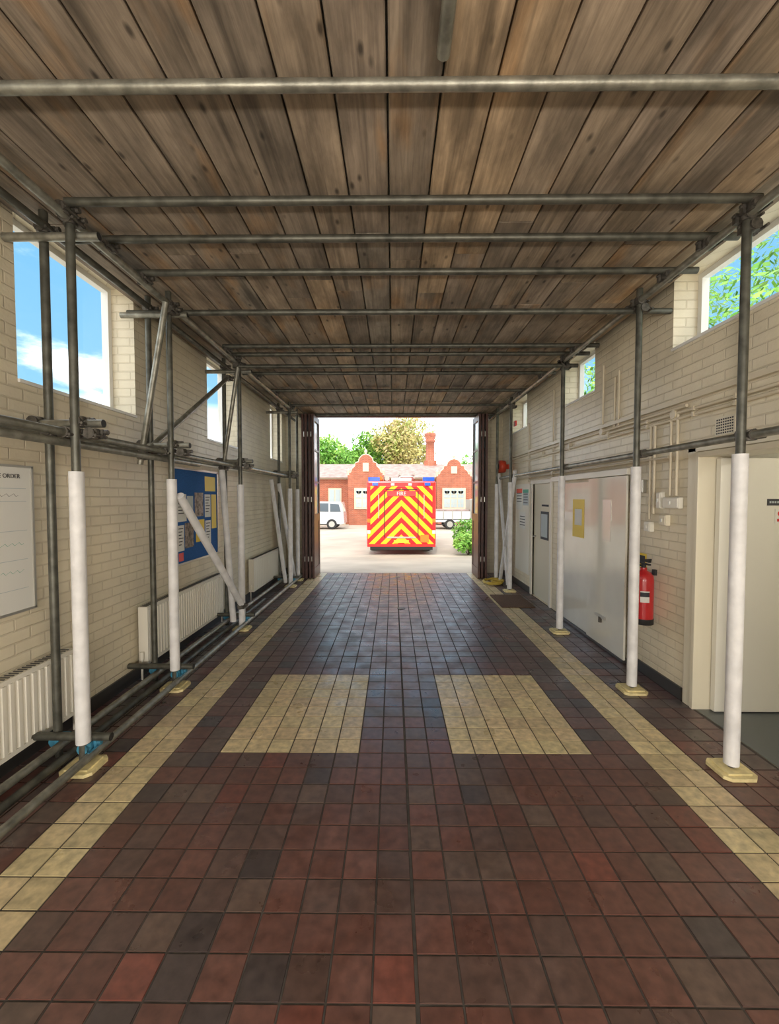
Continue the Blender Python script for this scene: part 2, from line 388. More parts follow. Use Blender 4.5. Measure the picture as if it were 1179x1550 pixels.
for y,a,b_,z,k in[(-1.0,-2.1,2.2,3.33,'steel'),(.6,-2.1,2.2,3.33,'steel'),(1.77,-2.2,2.25,3.315,'steel'),(2.45,-1.86,2.06,3.325,'steeld'),(2.80,-2.1,2.22,3.325,'steeld'),(3.21,-1.95,2.25,3.325,'steeld'),(3.64,-2.26,2.34,3.215,'steeld'),
    (4.77,-1.9,2.28,3.33,'steeld'),(5.04,-1.92,2.3,3.33,'steeld'),(5.12,-1.92,2.2,3.215,'steeld'),(5.81,-2.05,2.2,3.33,'steeld'),(6.74,-2.0,2.15,3.33,'steeld'),(7.8,-2.0,2.15,3.33,'steeld'),(8.8,-2.0,2.15,3.345,'steeld')]:
    tr.tube((a,y,z),(b_,y,z),r,k)
    for xx in(LX,RX): coupler((xx,y,3.285 if z>3.3 else 3.24))
tr.build('transoms',sc)
brc=MB()
brc.tube((LX+.02,3.50,3.24),(-2.17,3.62,1.93),r,'steel');brc.tube((LX+.02,5.12,3.24),(-2.12,5.25,1.95),r,'steel')
brc.tube((-2.02,5.2,3.10),(-2.06,3.45,1.98),r,'steel')
brc.build('braces',sc)
sl.cyl((LX+.045,3.62,1.66),(LX+.045,5.05,.36),.037,'foam',16)
sl.cyl((-2.1,5.18,1.98),(-1.96,5.12,.12),.036,'foam',16)
sl.cyl((-2.1,7.75,1.9),(-1.93,8.2,.1),.036,'foam',16);sl.cyl((-2.08,7.2,1.95),(-1.95,7.6,.1),.034,'foam',16)
sl.cyl((RX+.045,7.2,2.1),(RX+.045,8.15,.06),.034,'foam',16);sl.cyl((RX+.04,8.3,2.1),(RX+.04,7.6,.06),.03,'foam',16)
for p in[(LX+.03,3.55,3.2),(-2.15,3.62,2.0),(-2.06,3.5,2.03),(-2.02,5.2,3.1),(LX+.04,5.05,.33),(-2.1,5.2,2.0)]:coupler(p)
sl.build('foam_sleeves',sc);bp_.build('base_plates',sc);cp.build('couplers',sc)

# ---------------------------------------------------------------- radiators
def radiator(y0,y1,z0,z1):
    m=MB();xb=XL+.03;xf=XL+.115
    m.box(xb,xf-.012,y0,y1,z0,z1,'rad')
    nn=int((y1-y0)/.05);st=(y1-y0)/nn
    for i in range(nn):
        c=y0+(i+.5)*st
        m.extr([(xf-.013,c-.020),(xf,c-.012),(xf,c+.012),(xf-.013,c+.020)],'z',z0+.03,z1-.03,'rad')
    m.box(xf-.012,xf-.004,y0,y1,z1-.028,z1,'rad');m.box(xf-.012,xf-.004,y0,y1,z0,z0+.028,'rad')
    m.box(xb,xf,y0-.008,y0,z0,z1,'rad')
    for i in range(int((y1-y0)/.03)):m.box(xb+.01,xf-.02,y0+.01+i*.03,y0+.02+i*.03,z1,z1+.004,'skirt')
    m.cyl((xb+.04,y0-.03,.01),(xb+.04,y0-.03,z0+.07),.009,'rad',8);m.cyl((xb+.04,y0-.03,z0+.05),(xb+.04,y0+.02,z0+.05),.009,'rad',8)
    m.cyl((xb+.04,y0-.03,z0+.05),(xb+.04,y0-.03,z0+.12),.018,'rad',10)
    m.cyl((xb+.04,y1+.03,.01),(xb+.04,y1+.03,z0+.07),.009,'rad',8);m.cyl((xb+.04,y1+.03,z0+.05),(xb+.04,y1-.02,z0+.05),.009,'rad',8)
    for yy in(y0+.15,y1-.15):m.box(XL+.001,xb,yy-.02,yy+.02,z0+.1,z1-.1,'rad')
    m.build('radiator',origin=(XL+.06,y0,0))
radiator(1.75,2.88,.14,.60);radiator(3.75,5.45,.14,.66);radiator(6.65,8.3,.14,.66)

# ---------------------------------------------------------------- whiteboard
wb=empty('whiteboard',(XL,2.2,1.4));m=MB()
m.box(XL+.001,XL+.012,1.6,2.68,.95,1.83,'paper')
for a in[(1.59,1.605,.94,1.84),(2.675,2.69,.94,1.84),(1.59,2.69,.935,.95),(1.59,2.69,1.83,1.845)]:m.box(XL+.001,XL+.02,a[0],a[1],a[2],a[3],'dullm')
for z in(1.70,1.62,1.44,1.26,1.08):m.box(XL+.012,XL+.0126,1.65,2.64,z,z+.003,'paperg')
for y in(1.9,2.15,2.40):m.box(XL+.012,XL+.0126,y,y+.003,1.0,1.70,'paperg')
# faint marker scribbles
for (a,z,n_,k) in((2.44,1.66,9,'ink'),(2.42,1.36,12,'green'),(2.45,1.19,10,'green'),(2.18,1.52,12,'ink')):
    for i in range(n_):
        m.mesh([(XL+.0125,a+i*.016,z+.010*math.sin(i*2.1)),(XL+.0125,a+i*.016+.003,z+.010*math.sin(i*2.1)),(XL+.0125,a+(i+1)*.016+.003,z+.010*math.sin((i+1)*2.1)),(XL+.0125,a+(i+1)*.016,z+.010*math.sin((i+1)*2.1))],[(0,1,2,3)],k)
m.build('board',wb)
text('heading','ABLE ORDER',(XL+.0135,2.60,1.775),90,.036,'ink',wb,'RIGHT')

# ---------------------------------------------------------------- notice board
nb=empty('notice_board',(XL,5,1.45));m=MB()
m.box(XL+.001,XL+.02,4.42,5.5,.93,1.95,'bluef')
for a in[(4.40,4.42,.91,1.97),(5.5,5.52,.91,1.97),(4.40,5.52,.91,.93),(4.40,5.52,1.95,1.97)]:m.box(XL+.001,XL+.028,a[0],a[1],a[2],a[3],'dullm')
m.build('board',nb)
m=MB();xx=XL+.021
for (a,b_,c,d,k) in[(4.48,4.68,1.38,1.68,'paper'),(4.70,4.84,1.42,1.66,'paperg'),(4.88,5.10,1.42,1.70,'pip'),(5.14,5.3,1.40,1.68,'paper'),(5.15,5.45,1.72,1.90,'yel'),(5.33,5.47,1.25,1.68,'yel'),(4.48,4.62,1.06,1.34,'paper'),(4.64,4.84,1.08,1.36,'pip'),(4.90,5.12,1.12,1.38,'yel'),(5.15,5.30,1.08,1.36,'paper'),(4.50,4.60,.95,1.04,'red')]:
    m.box(xx-.001,xx+.001,a,b_,c,d,k)
    if k=='paper':
        for t in range(6):m.box(xx+.001,xx+.0014,a+.02,b_-.02-(t%3)*.02,d-.04-t*.035,d-.03-t*.035,'ink')
m.build('posters',nb)

# ---------------------------------------------------------------- right wall doors and fittings
d1=empty('door_1',(XR,3.28,0));m=MB()
m.box(XR-.03,XR+.28,3.28-.035,3.28,0,1.99,'ply');m.box(XR-.03,XR+.28,2.25,3.245,1.95,1.99,'ply');m.box(XR-.03,XR+.28,2.25,2.285,0,1.95,'ply')
m.box(XR-.022,XR-.001,3.285,3.37,0,2.06,'ply');m.box(XR-.022,XR-.001,2.16,3.37,1.995,2.07,'ply');m.box(XR-.022,XR-.001,2.16,2.245,0,1.995,'ply')
m.build('frame',d1,bevel=.004)
m=MB();m.box(XR+.10,XR+1.12,3.19,3.235,.01,1.94,'white');m.build('leaf',d1,bevel=.003)
m=MB();m.box(2.80,3.0,3.186,3.1895,1.585,1.635,'ink');m.box(2.86,2.94,3.186,3.1895,1.45,1.56,'paper')
m.cyl((2.90,3.1855,1.525),(2.90,3.186,1.525),.022,'red',16);m.box(2.875,2.925,3.1855,3.186,1.465,1.485,'red')
for i in range(9):m.box(2.815+i*.019,2.828+i*.019,3.1855,3.186,1.603,1.618,'paperg')
m.build('signs',d1)
m=MB();X2=XR+.28
m.box(X2,X2+2.2,1.2,4.0,-.05,-.002,'greyfl');m.box(XR,X2,2.25,3.28,-.002,.001,'greyfl');m.build('floor_side_room')
m=MB();m.box(X2,X2+2.3,3.9,4.0,0,2.4,'white');m.build('wall_side_room_far')
m=MB();m.box(X2+2.2,X2+2.3,1.2,3.9,0,2.4,'white');m.build('wall_side_room_right')
m=MB();m.box(X2,X2+2.3,1.1,1.2,0,2.4,'white');m.build('wall_side_room_near')
m=MB();m.box(X2,X2+2.3,1.1,4.0,2.4,2.5,'white');m.build('ceiling_side_room')
m=MB();m.box(3.4,3.5,1.5,2.7,2.34,2.395,'white');m.cyl((3.45,1.53,2.32),(3.45,2.67,2.32),.016,'fillw2',12);m.build('side_room_fill_light')  # unseen tube added to brighten the open door leaf
d2=empty('door_2',(XR,6.7,0));m=MB()
m.box(XR-.025,XR+.06,6.24,6.3,0,1.92,'white');m.box(XR-.025,XR+.06,7.12,7.18,0,1.92,'white');m.box(XR-.025,XR+.06,6.3,7.12,1.86,1.92,'white')
m.build('frame',d2,bevel=.004)
m=MB();m.box(XR+.02,XR+.06,6.3,7.12,.01,1.86,'ply');m.box(XR+.012,XR+.02,6.45,6.78,.98,1.42,'ink');m.box(XR+.008,XR+.012,6.48,6.75,1.02,1.38,'paperg')
for i in range(6):m.box(XR+.013,XR+.02,6.46+i*.05,6.49+i*.05,1.50,1.53,'ink')
m.cyl((XR+.02,7.02,1.0),(XR-.03,7.02,1.0),.012,'dullm',10);m.cyl((XR-.03,7.02,1.0),(XR-.03,6.92,1.0),.010,'dullm',10)
m.build('leaf',d2)
d3=empty('door_3',(XR,4.9,0));m=MB()
m.box(XR-.05,XR-.012,4.92,5.72,.03,1.83,'panel');m.box(XR-.075,XR-.052,4.15,4.95,.03,1.86,'panel')
m.build('panels',d3,bevel=.004)
m=MB();m.box(XR-.09,XR-.001,4.12,6.1,1.865,1.93,'white');m.box(XR-.08,XR-.001,4.15,5.72,.0,.028,'skirt')
m.build('track',d3,bevel=.004)
m=MB();m.box(XR-.079,XR-.0755,4.43,4.60,1.18,1.62,'dullm');m.box(XR-.082,XR-.0755,4.42,4.61,1.40,1.46,'dullm')
m.box(XR-.09,XR-.0755,4.5,4.72,.33,.36,'dullm');m.cyl((XR-.085,4.6,.28),(XR-.085,4.6,.34),.02,'coup',10)
m.box(XR-.054,XR-.0505,5.1,5.42,1.15,1.62,'yel');m.box(XR-.0545,XR-.0545+.0005,5.16,5.36,1.3,1.5,'paper')
m.build('fittings',d3)
m=MB();
m.box(XR-.02,XR-.001,7.25,8.05,.30,1.88,'white');m.build('wall_cupboard_door',bevel=.004)
nt_=empty('wall_notice',(XR,7.7,1.6));m=MB()
for a,b_,c,d,k in[(7.30,7.6,1.5,1.78,'paperg'),(7.65,8.0,1.42,1.80,'paper'),(7.45,7.8,1.08,1.38,'paper')]:
    m.box(XR-.023,XR-.0205,a,b_,c,d,k)
    for t in range(4):m.box(XR-.0236,XR-.023,a+.03,b_-.03,d-.09-t*.05,d-.075-t*.05,'ink')
m.box(XR-.0236,XR-.023,7.65,8.0,1.72,1.80,'red');m.box(XR-.0236,XR-.023,7.30,7.6,1.72,1.78,'green');m.build('sheets',nt_)

fx=empty('fire_extinguisher',(XR-.11,3.78,.5));cx,cy=XR-.11,3.78;m=MB()
m.lathe((cx,cy,.52),(0,0,1),[(0,.070),(.012,.082),(.05,.084),(.39,.084),(.43,.078),(.46,.055),(.475,.028),(.50,.028)],'ered',24)
m.build('cylinder',fx)
m=MB();m.lathe((cx,cy,.52),(0,0,1),[(-.002,.084),(.0,.0865),(.05,.0865)],'black',24);m.lathe((cx,cy,1.015),(0,0,1),[(0,.02),(.04,.02)],'black',12)
m.box(cx-.012,cx+.012,cy-.09,cy+.03,1.05,1.062,'black');m.extr([(cy-.09,1.075),(cy+.02,1.075),(cy+.02,1.09),(cy-.10,1.11)],'x',cx-.012,cx+.012,'black')
pts=[(cx-.03,cy,1.04),(cx-.10,cy-.02,1.03),(cx-.125,cy-.03,.95),(cx-.12,cy-.03,.80),(cx-.11,cy-.03,.66)]
for i in range(len(pts)-1):m.cyl(pts[i],pts[i+1],.011,'black',10)
m.lathe(pts[-1],(0,0,-1),[(0,.013),(.05,.02),(.11,.026)],'black',12)
m.box(cx+.086,XR-.001,cy-.02,cy+.02,.95,1.0,'black')
m.build('valve_and_hose',fx)
m=MB();vs=[];n_=9
for h in(.72,.82):
    for i in range(n_):
        t=math.radians(225+i*50/(n_-1));vs.append((cx+.0848*math.cos(t),cy+.0848*math.sin(t),h))
m.mesh(vs,[(i,i+1,n_+i+1,n_+i) for i in range(n_-1)],'paper');vs2=[(cx+(v[0]-cx)*1.004,cy+(v[1]-cy)*1.004,.81 if v[2]>.75 else .77) for v in vs]
m.mesh(vs2,[(i,i+1,n_+i+1,n_+i) for i in range(n_-1)],'ink');m.build('label',fx)
m=MB();m.box(XR-.004,XR-.001,3.92,4.06,.92,1.12,'yel');m.box(XR-.005,XR-.004,3.94,4.04,1.02,1.1,'ink');m.build('extinguisher_sign')

cd=MB()
for z,ya,yb in((2.29,-2,8.4),(2.375,3.4,8.4),(2.335,-2,4.6),(1.985,3.6,8.4),(2.03,4.0,7.3)):cd.cyl((XR-.022,ya,z),(XR-.022,yb,z),.0135,'pipe',10)
for y,a,b_ in((3.50,1.66,2.33),(3.58,1.66,2.33),(3.86,1.45,2.3),(3.80,1.5,2.3),(4.42,2.37,2.95),(4.50,2.37,2.9),(4.75,2.37,3.1),(6.2,1.9,3.2),(5.9,1.95,2.37),(7.3,1.9,2.9)):cd.cyl((XR-.022,y,a),(XR-.022,y,b_),.012,'pipe',10)
cd.box(XR-.038,XR-.001,-2,8.4,2.41,2.445,'pipe')
for y in(2.9,3.3,3.9,4.6,5.6,6.6):
    for z in(2.29,2.335):cd.box(XR-.04,XR-.001,y,y+.02,z-.018,z+.018,'pipe')
for y,z in((3.54,2.33),(4.75,2.375),(5.9,2.375),(6.2,2.0)):cd.lathe((XR-.002,y,z),(-1,0,0),[(0,.036),(.04,.036)],'pipe',14)
cd.build('electrical_conduit')
def socket(y,z,w=.088,h=.088,k='white'):
    m=MB();m.box(XR-.04,XR-.001,y-w/2,y+w/2,z-h/2,z+h/2,k);m.box(XR-.048,XR-.04,y-w/2+.006,y+w/2-.006,z-h/2+.006,z+h/2-.006,k);m.box(XR-.056,XR-.048,y-.01,y+.012,z-.015,z+.015,'paper' );m.build('wall_socket',bevel=.003)
socket(3.54,1.60,.2,.09);socket(3.86,1.38);socket(3.70,1.62,.06,.14);socket(3.64,1.45,.09,.09,'ply');socket(4.02,1.75,.16,.12,'dullm')
m=MB();m.box(XR-.012,XR-.001,2.93,3.11,2.09,2.22,'ply')
for i in range(6):
    for j in range(8):m.box(XR-.014,XR-.0118,2.945+j*.02,2.956+j*.02,2.10+i*.019,2.11+i*.019,'ink')
m.build('air_vent')
m=MB();m.lathe((XR-.01,8.6,2.26),(-1,0,0),[(0,.05),(.06,.05),(.08,.12),(.20,.13),(.21,.09)],'sred',22);m.lathe((XR-.222,8.6,2.26),(-1,0,0),[(0,.06),(.02,.03)],'ink',16);m.build('alarm_sounder')
m=MB();m.box(XR-.03,XR-.001,8.1,8.22,3.0,3.1,'red');m.build('alarm_call_box',bevel=.004)
m=MB();m.box(1.62,2.12,6.25,7.05,.001,.014,'mat')
m.build('door_mat',bevel=.004)
cu=bpy.data.curves.new('rope','CURVE');cu.dimensions='3D';cu.bevel_depth=.012;spn=cu.splines.new('POLY');N=120;spn.points.add(N-1)
for i in range(N):
    t=i*.33;rr=.10+.06*math.sin(i*.17);spn.points[i].co=(1.93+rr*1.3*math.cos(t),8.0+rr*1.6*math.sin(t),.02+.03*(i/N)+.015*abs(math.sin(i*1.3)),1)
cu.materials.append(M['rope']);ro=bpy.data.objects.new('coiled_rope',cu);S.collection.objects.link(ro)
for (x,y) in((.09,8.65),(.12,6.2)):
    m=MB();m.lathe((x,y,.001),(0,0,1),[(0,.06),(.004,.058)],'coup',20);m.build('floor_socket_cover')

# ---------------------------------------------------------------- folding doors
def leaf(m,x,y0,y1,z0,z1,t=.045):
    x0,x1=x-t/2,x+t/2;w=.09
    m.box(x0,x1,y0,y0+w,z0,z1,'maroon');m.box(x0,x1,y1-w,y1,z0,z1,'maroon')
    for a,b_ in((z0,z0+.2),(1.15,1.30),(z1-.12,z1)):m.box(x0,x1,y0+w,y1-w,a,b_,'maroon')
    m.box(x-.012,x+.012,y0+w,y1-w,z0+.2,1.15,'maroon')
    for zz in(1.95,2.6):m.box(x-.018,x+.018,y0+w,y1-w,zz-.02,zz+.02,'maroon')
    m.poly([(x,y0+w,1.3),(x,y1-w,1.3),(x,y1-w,z1-.12),(x,y0+w,z1-.12)],'lglass')
fd=MB()
for i in range(4):leaf(fd,-1.60-.07*i,8.44+.03*(i%2),9.10,.01,3.3)
for z in(.4,1.6,2.9):
    for i in range(3):fd.cyl((-1.635-.07*i,8.455,z-.05),(-1.635-.07*i,8.455,z+.05),.012,'dullm',8)
fd.build('folding_door')
fd=MB()
for i in range(3):leaf(fd,1.72+.07*i,8.44+.03*(i%2),9.10,.01,3.3)
for z in(.4,1.6,2.9):
    for i in range(2):fd.cyl((1.755+.07*i,8.455,z-.05),(1.755+.07*i,8.455,z+.05),.012,'dullm',8)
fd.build('folding_door.001')
m=MB();m.box(OX0,OX1,9.0,9.12,3.34,3.45,'maroon');m.build('trim_1')

# ---------------------------------------------------------------- exterior ground
m=MB();prof=[(-40,-.06),(YE+.0,-.06),(YE+.001,-.012),(15,-.38),(22,-.42),(90,-.45)]
for i in range(len(prof)-1):
    a,b_=prof[i],prof[i+1];m.poly([(-60,a[0],a[1]),(60,a[0],a[1]),(60,b_[0],b_[1]),(-60,b_[0],b_[1])],'conc')
m.build('ground')
def gz(y):
    return -.012-(y-9.15)*.0629 if y<15 else -.38-(y-15)*.0057 if y<22 else -.42
# ---------------------------------------------------------------- fire engine
FX,FY=.285,14.6;g=gz(15.5)
fe=empty('fire_engine',(FX,FY,g));m=MB()
x0,x1=FX-1.2,FX+1.2
m.box(x0,x1,FY+.05,FY+5.2,g+.34,g+2.58,'red')
m.box(x0+.05,x1-.05,FY+5.25,FY+7.2,g+.5,g+2.5,'red')
m.build('body',fe,bevel=.06)
m=MB();m.box(x0+.04,x1-.04,FY+.01,FY+.05,g+.40,g+2.40,'chev');o=m.build('rear_chevron_panel',fe,origin=(FX,FY,g),bevel=.01)
m=MB()
for xx in(-.58,.58):m.box(FX+xx-.014,FX+xx+.014,FY-.005,FY+.01,g+.62,g+2.25,'black')
m.box(x0+.02,x1-.02,FY-.03,FY+.06,g+.30,g+.40,'red');m.box(x0+.12,x1-.12,FY-.05,FY+.05,g+.20,g+.31,'black')
m.box(FX-.5,FX+.5,FY-.012,FY+.01,g+.60,g+.65,'dullm')
m.box(FX-.55,FX+.55,FY-.012,FY+.01,g+2.27,g+2.30,'black')
for sx in(-1,1):
    a,b_=sorted((FX+sx*1.07,FX+sx*1.18))
    m.box(a,b_,FY-.015,FY+.01,g+.9,g+1.15,'red');m.box(a,b_,FY-.015,FY+.01,g+1.16,g+1.28,'orange');m.box(a,b_,FY-.015,FY+.01,g+.76,g+.88,'paper')
    m.box(a,b_,FY-.015,FY+.01,g+1.32,g+2.4,'red')
    m.cyl((FX+sx*.78,FY-.05,g+1.3),(FX+sx*.78,FY-.05,g+2.1),.016,'dullm',8)
    for z in(1.3,2.1):m.cyl((FX+sx*.78,FY-.05,g+z),(FX+sx*.78,FY+.02,g+z),.014,'dullm',8)
    m.box(FX+sx*.9-.10,FX+sx*.9+.10,FY-.03,FY+.02,g+2.42,g+2.52,'bluel')
for sx in(-.3,.3):m.box(FX+sx-.06,FX+sx+.06,FY-.03,FY+.02,g+2.42,g+2.50,'paper')
m.build('rear_trim',fe,bevel=.005)
m=MB();m.box(FX+.66,FX+.95,FY-.016,FY+.008,g+.46,g+.72,'orange');m.box(FX-.26,FX+.26,FY-.018,FY+.0,g+.44,g+.54,'yel')
m.box(FX-.50,FX+.50,FY-.014,FY+.008,g+2.06,g+2.24,'red');m.build('plates',fe)
text('fire_text','FIRE',(FX,FY-.016,g+2.14),0,.18,'paper',fe)
m=MB()
for sx in(-1,1):
    m.box(FX+sx*.95-.2,FX+sx*.95+.2,FY+.15,FY+.45,g+2.58,g+2.72,'bluel')
m.box(FX-.35,FX+.35,FY+.1,FY+.3,g+2.58,g+2.70,'paper')
for sx in(-.25,.25):
    for z in(2.68,2.80):m.box(FX+.2+sx-.03,FX+.2+sx+.03,FY+.2,FY+6,g+z,g+z+.07,'dullm')
for i in range(18):m.cyl((FX-.05,FY+.4+i*.3,g+2.74),(FX+.45,FY+.4+i*.3,g+2.74),.018,'dullm',8)
m.cyl((FX-.75,FY+.3,g+2.68),(FX-.75,FY+4,g+2.68),.085,'orange',14);m.cyl((FX-.5,FY+.3,g+2.68),(FX-.5,FY+4,g+2.68),.085,'dullm',14)
m.build('roof_equipment',fe)
m=MB()
for sx in(-1,1):
    for yy in(1.6,5.9):
        c=FX+sx*1.02;m.lathe((c-.14,FY+yy,g+.45),(1,0,0),[(0,.38),(.03,.46),(.25,.46),(.28,.38)],'tyre',26);m.lathe((c-.15,FY+yy,g+.45),(1,0,0),[(0,.2),(.3,.2)],'dullm',16)
m.build('wheels',fe)
m=MB();m.box(x0+.1,x1-.1,FY+7.19,FY+7.22,g+1.35,g+2.1,'dglass');
for sx in(-1,1):
    a=FX+sx*1.152;m.box(min(a,a+sx*.01),max(a,a+sx*.01),FY+5.5,FY+6.9,g+1.4,g+2.1,'dglass')
    a=FX+sx*1.2;
    for k in range(3):m.box(min(a,a+sx*.01),max(a,a+sx*.01),FY+.3+k*1.65,FY+1.8+k*1.65,g+1.0,g+2.2,'dullm')
    for z in(.9,2.3):m.box(min(a,a+sx*.012),max(a,a+sx*.012),FY+.2,FY+5.1,g+z,g+z+.07,'yel')
    m.box(FX+sx*1.32-.06,FX+sx*1.32+.06,FY+6.9,FY+6.96,g+1.6,g+2.1,'black');m.cyl((FX+sx*1.15,FY+6.93,g+2.0),(FX+sx*1.3,FY+6.93,g+2.0),.02,'black',8)
m.build('cab_glazing_and_lockers',fe)

# ---------------------------------------------------------------- parked vehicles
def vehicle(name,x0,y0,prof,w,winprof,wheels,g):
    e=empty(name,(x0,y0,g));m=MB()
    pr=[(x0+a,g+b_) for a,b_ in prof];m.extr(pr,'y',y0,y0+w,'carw');m.build('body',e,bevel=.05)
    m=MB()
    for wp in winprof:
        pr=[(x0+a,g+b_) for a,b_ in wp];m.extr(pr,'y',y0-.012,y0+.01,'dglass');m.extr(pr,'y',y0+w-.01,y0+w+.012,'dglass')
    m.box(x0+.2,x0+3.9,y0-.01,y0,g+.3,g+.36,'black');m.build('windows',e)
    m=MB()
    for a in wheels:
        for yy in(y0-.02,y0+w-.18):
            m.lathe((x0+a,yy,g+.33),(0,1,0),[(0,.28),(.02,.33),(.18,.33),(.2,.28)],'tyre',22);m.lathe((x0+a,yy-.01,g+.33),(0,1,0),[(0,.19),(.22,.19)],'dullm',16)
    m.build('wheels',e);return e
g2=gz(27)
vehicle('parked_van',-7.3,26.8,[(0,.3),(.0,.8),(.15,1.0),(1.0,1.15),(1.6,1.68),(2.4,1.78),(4.0,1.75),(4.15,1.0),(4.2,.35),(3.9,.28)],1.75,
  [[(1.15,1.16),(1.68,1.6),(2.3,1.66),(2.3,1.14)],[(2.4,1.14),(2.4,1.66),(3.2,1.66),(3.2,1.12)],[(3.3,1.12),(3.3,1.64),(3.85,1.6),(3.98,1.12)]],(.85,3.4),g2)
e=vehicle('flatbed_truck',2.0,26.8,[(0,.45),(0,.62),(3.0,.62),(3.1,.64),(3.15,1.95),(4.7,1.95),(5.1,1.1),(5.0,.35),(3.1,.35),(3.0,.45)],1.85,
  [[(3.5,1.15),(3.5,1.8),(4.6,1.8),(4.9,1.15)]],(1.6,4.3),g2)
m=MB();q=2.0
m.box(q,q+2.95,26.8,26.85,g2+.66,g2+1.15,'carw');m.box(q,q+2.95,28.6,28.65,g2+.66,g2+1.15,'carw');m.box(q,q+.05,26.85,28.6,g2+.66,g2+1.15,'carw')
for i in range(6):m.box(q+.03+i*.57,q+.08+i*.57,26.77,26.8,g2+.62,g2+1.2,'dullm')
m.box(q+.05,q+2.85,26.9,28.6,g2+1.0,g2+1.25,'slate');m.box(q+2.9,q+2.97,26.8,28.65,g2+.66,g2+1.9,'dullm')
m.build('cargo_bed',e)

# ---------------------------------------------------------------- old brick building
bl=empty('brick_almshouse',(0,32,-.45));G=-.45;m=MB()
m.box(-18,18,32,38,G,3.2,'redbrick');m.build('main_walls',bl)
m=MB();m.extr([(31.6,3.1),(38.4,3.1),(35,4.35)],'x',-18.3,18.3,'slate');m.build('main_roof',bl)
def bay(cx,w,pk,ea):
    m=MB();h=w/2
    s=(pk-ea)
    right=[(h+.08,ea),(h+.08,ea+.12*s),(h*.86,ea+.15*s),(h*.80,ea+.32*s),(h*.62,ea+.45*s),(h*.60,ea+.60*s),(h*.42,ea+.64*s),(h*.36,ea+.82*s),(h*.2,ea+.95*s),(0,pk)]
    poly=[(cx-h,G),(cx+h,G)]+[(cx+a,b_) for a,b_ in right]+[(cx-a,b_) for a,b_ in right[:-1][::-1]]
    m.extr(poly,'y',31.0,31.25,'redbrick');m.box(cx-h,cx+h,31.25,32,G,ea,'redbrick')
    m.build('gable',bl)
    m=MB();
    for i in range(len(right)-1):
        for sx in(-1,1):
            a=right[i];b_=right[i+1];m.cyl((cx+sx*a[0],31.1,a[1]),(cx+sx*b_[0],31.1,b_[1]),.075,'stone',6)
    m.lathe((cx,31.1,pk),(0,0,1),[(0,.09),(.1,.06),(.2,.13),(.3,.1),(.4,.02)],'stone',12)
    for sx in(-1,1):m.lathe((cx+sx*(h+.02),31.1,ea+.05),(0,0,1),[(0,.12),(.25,.1),(.35,.14),(.5,.03)],'stone',10)
    m.extr([(cx-h,ea),(cx+h,ea),(cx,pk-.35)],'y',31.25,34.5,'slate')
    m.box(cx-.85,cx+.85,30.94,31.0,.75,2.30,'stone')
    for i in range(3):
        a=cx-.72+i*.5;m.box(a,a+.42,30.92,30.945,.88,1.5,'lglass');m.box(a,a+.42,30.92,30.945,1.58,2.08,'lglass')
        m.cyl((a+.21,30.92,2.05),(a+.21,30.945,2.05),.19,'lglass',12)
        m.box(a+.2,a+.22,30.91,30.93,.88,2.1,'stone');m.box(a,a+.42,30.91,30.93,1.18,1.2,'stone');m.box(a,a+.42,30.91,30.93,1.82,1.84,'stone')
    m.box(cx-.22,cx+.22,30.95,31.0,ea+.2*s,ea+.6*s,'stone');m.build('gable_stonework',bl)
bay(-2.0,2.5,4.75,3.2);bay(4.45,2.4,4.40,3.1);bay(-9,2.5,4.75,3.3);bay(11,2.4,4.5,3.2)
m=MB()
for cx in(-6.5,-4.4,.2,1.9,7.2,9):
    m.box(cx-.5,cx+.5,31.93,32,.9,2.3,'stone')
    for i in range(2):m.box(cx-.4+i*.44,cx-.04+i*.44,31.91,31.94,1.0,2.2,'lglass')
m.box(-18,18,31.9,32,2.98,3.12,'stone')
m.box(-5.2,-3.6,31.92,32,G,0.3,'stone');m.build('windows',bl)
m=MB();cx,cy=3.05,35
m.lathe((cx,cy,4.1),(0,0,1),[(0,.5),(.5,.5),(.55,.36),(2.0,.34),(2.05,.42),(2.2,.42),(2.25,.36),(2.55,.48),(2.75,.48),(2.8,.3)],'redbrick',8)
m.box(cx-.5,cx+.5,cy-.4,cy+.4,3.6,4.6,'redbrick');m.build('chimney',bl)

# ---------------------------------------------------------------- vegetation
def foliage(m,cx,cy,cz,rx,rz,n,ls,cols):
    clumps=[]
    for i in range(max(8,n//120)):
        while True:
            p=Vector((U(-1,1),U(-1,1),U(-1,1)))
            if .25<p.length<1:break
        clumps.append((cx+p.x*rx*.8,cy+p.y*rx*.8,cz+p.z*rz*.8,U(.22,.42)*rx,random.choice(cols)))
    for i in range(n):
        c=random.choice(clumps);d=Vector((random.gauss(0,1),random.gauss(0,1),random.gauss(0,1))).normalized()*c[3]*U(.6,1.05)
        p=Vector(c[:3])+d;a=Vector((U(-1,1),U(-1,1),U(-1,1))).normalized();b_=a.orthogonal().normalized()
        s=ls*U(.6,1.3);q=U(.7,1.25);col=tuple(v*q for v in c[4])
        m.poly([p-a*s,p+b_*s*.5,p+a*s,p-b_*s*.5],'leaf',col=col)
def tree(x,y,h,r,n=3000,ls=.16,cols=((.10,.26,.03),(.16,.34,.05),(.07,.2,.03)),kind='tree'):
    m=MB();g=-.45
    m.cyl((x,y,g),(x,y,g+h*.45),.04*h,'bark',10,r2=.02*h)
    for i in range(6):
        t=i*1.05;m.cyl((x,y,g+h*.35),(x+math.cos(t)*r*.6,y+math.sin(t)*r*.6,g+h*.65),.015*h,'bark',6,r2=.004*h)
    foliage(m,x,y,g+h-r*.95,r,r*.95,n,ls,cols)
    m.build(kind,origin=(x,y,g))
warm=((.46,.40,.13),(.36,.42,.10),(.52,.42,.18))
lt=((.20,.45,.06),(.32,.54,.10),(.13,.34,.04))
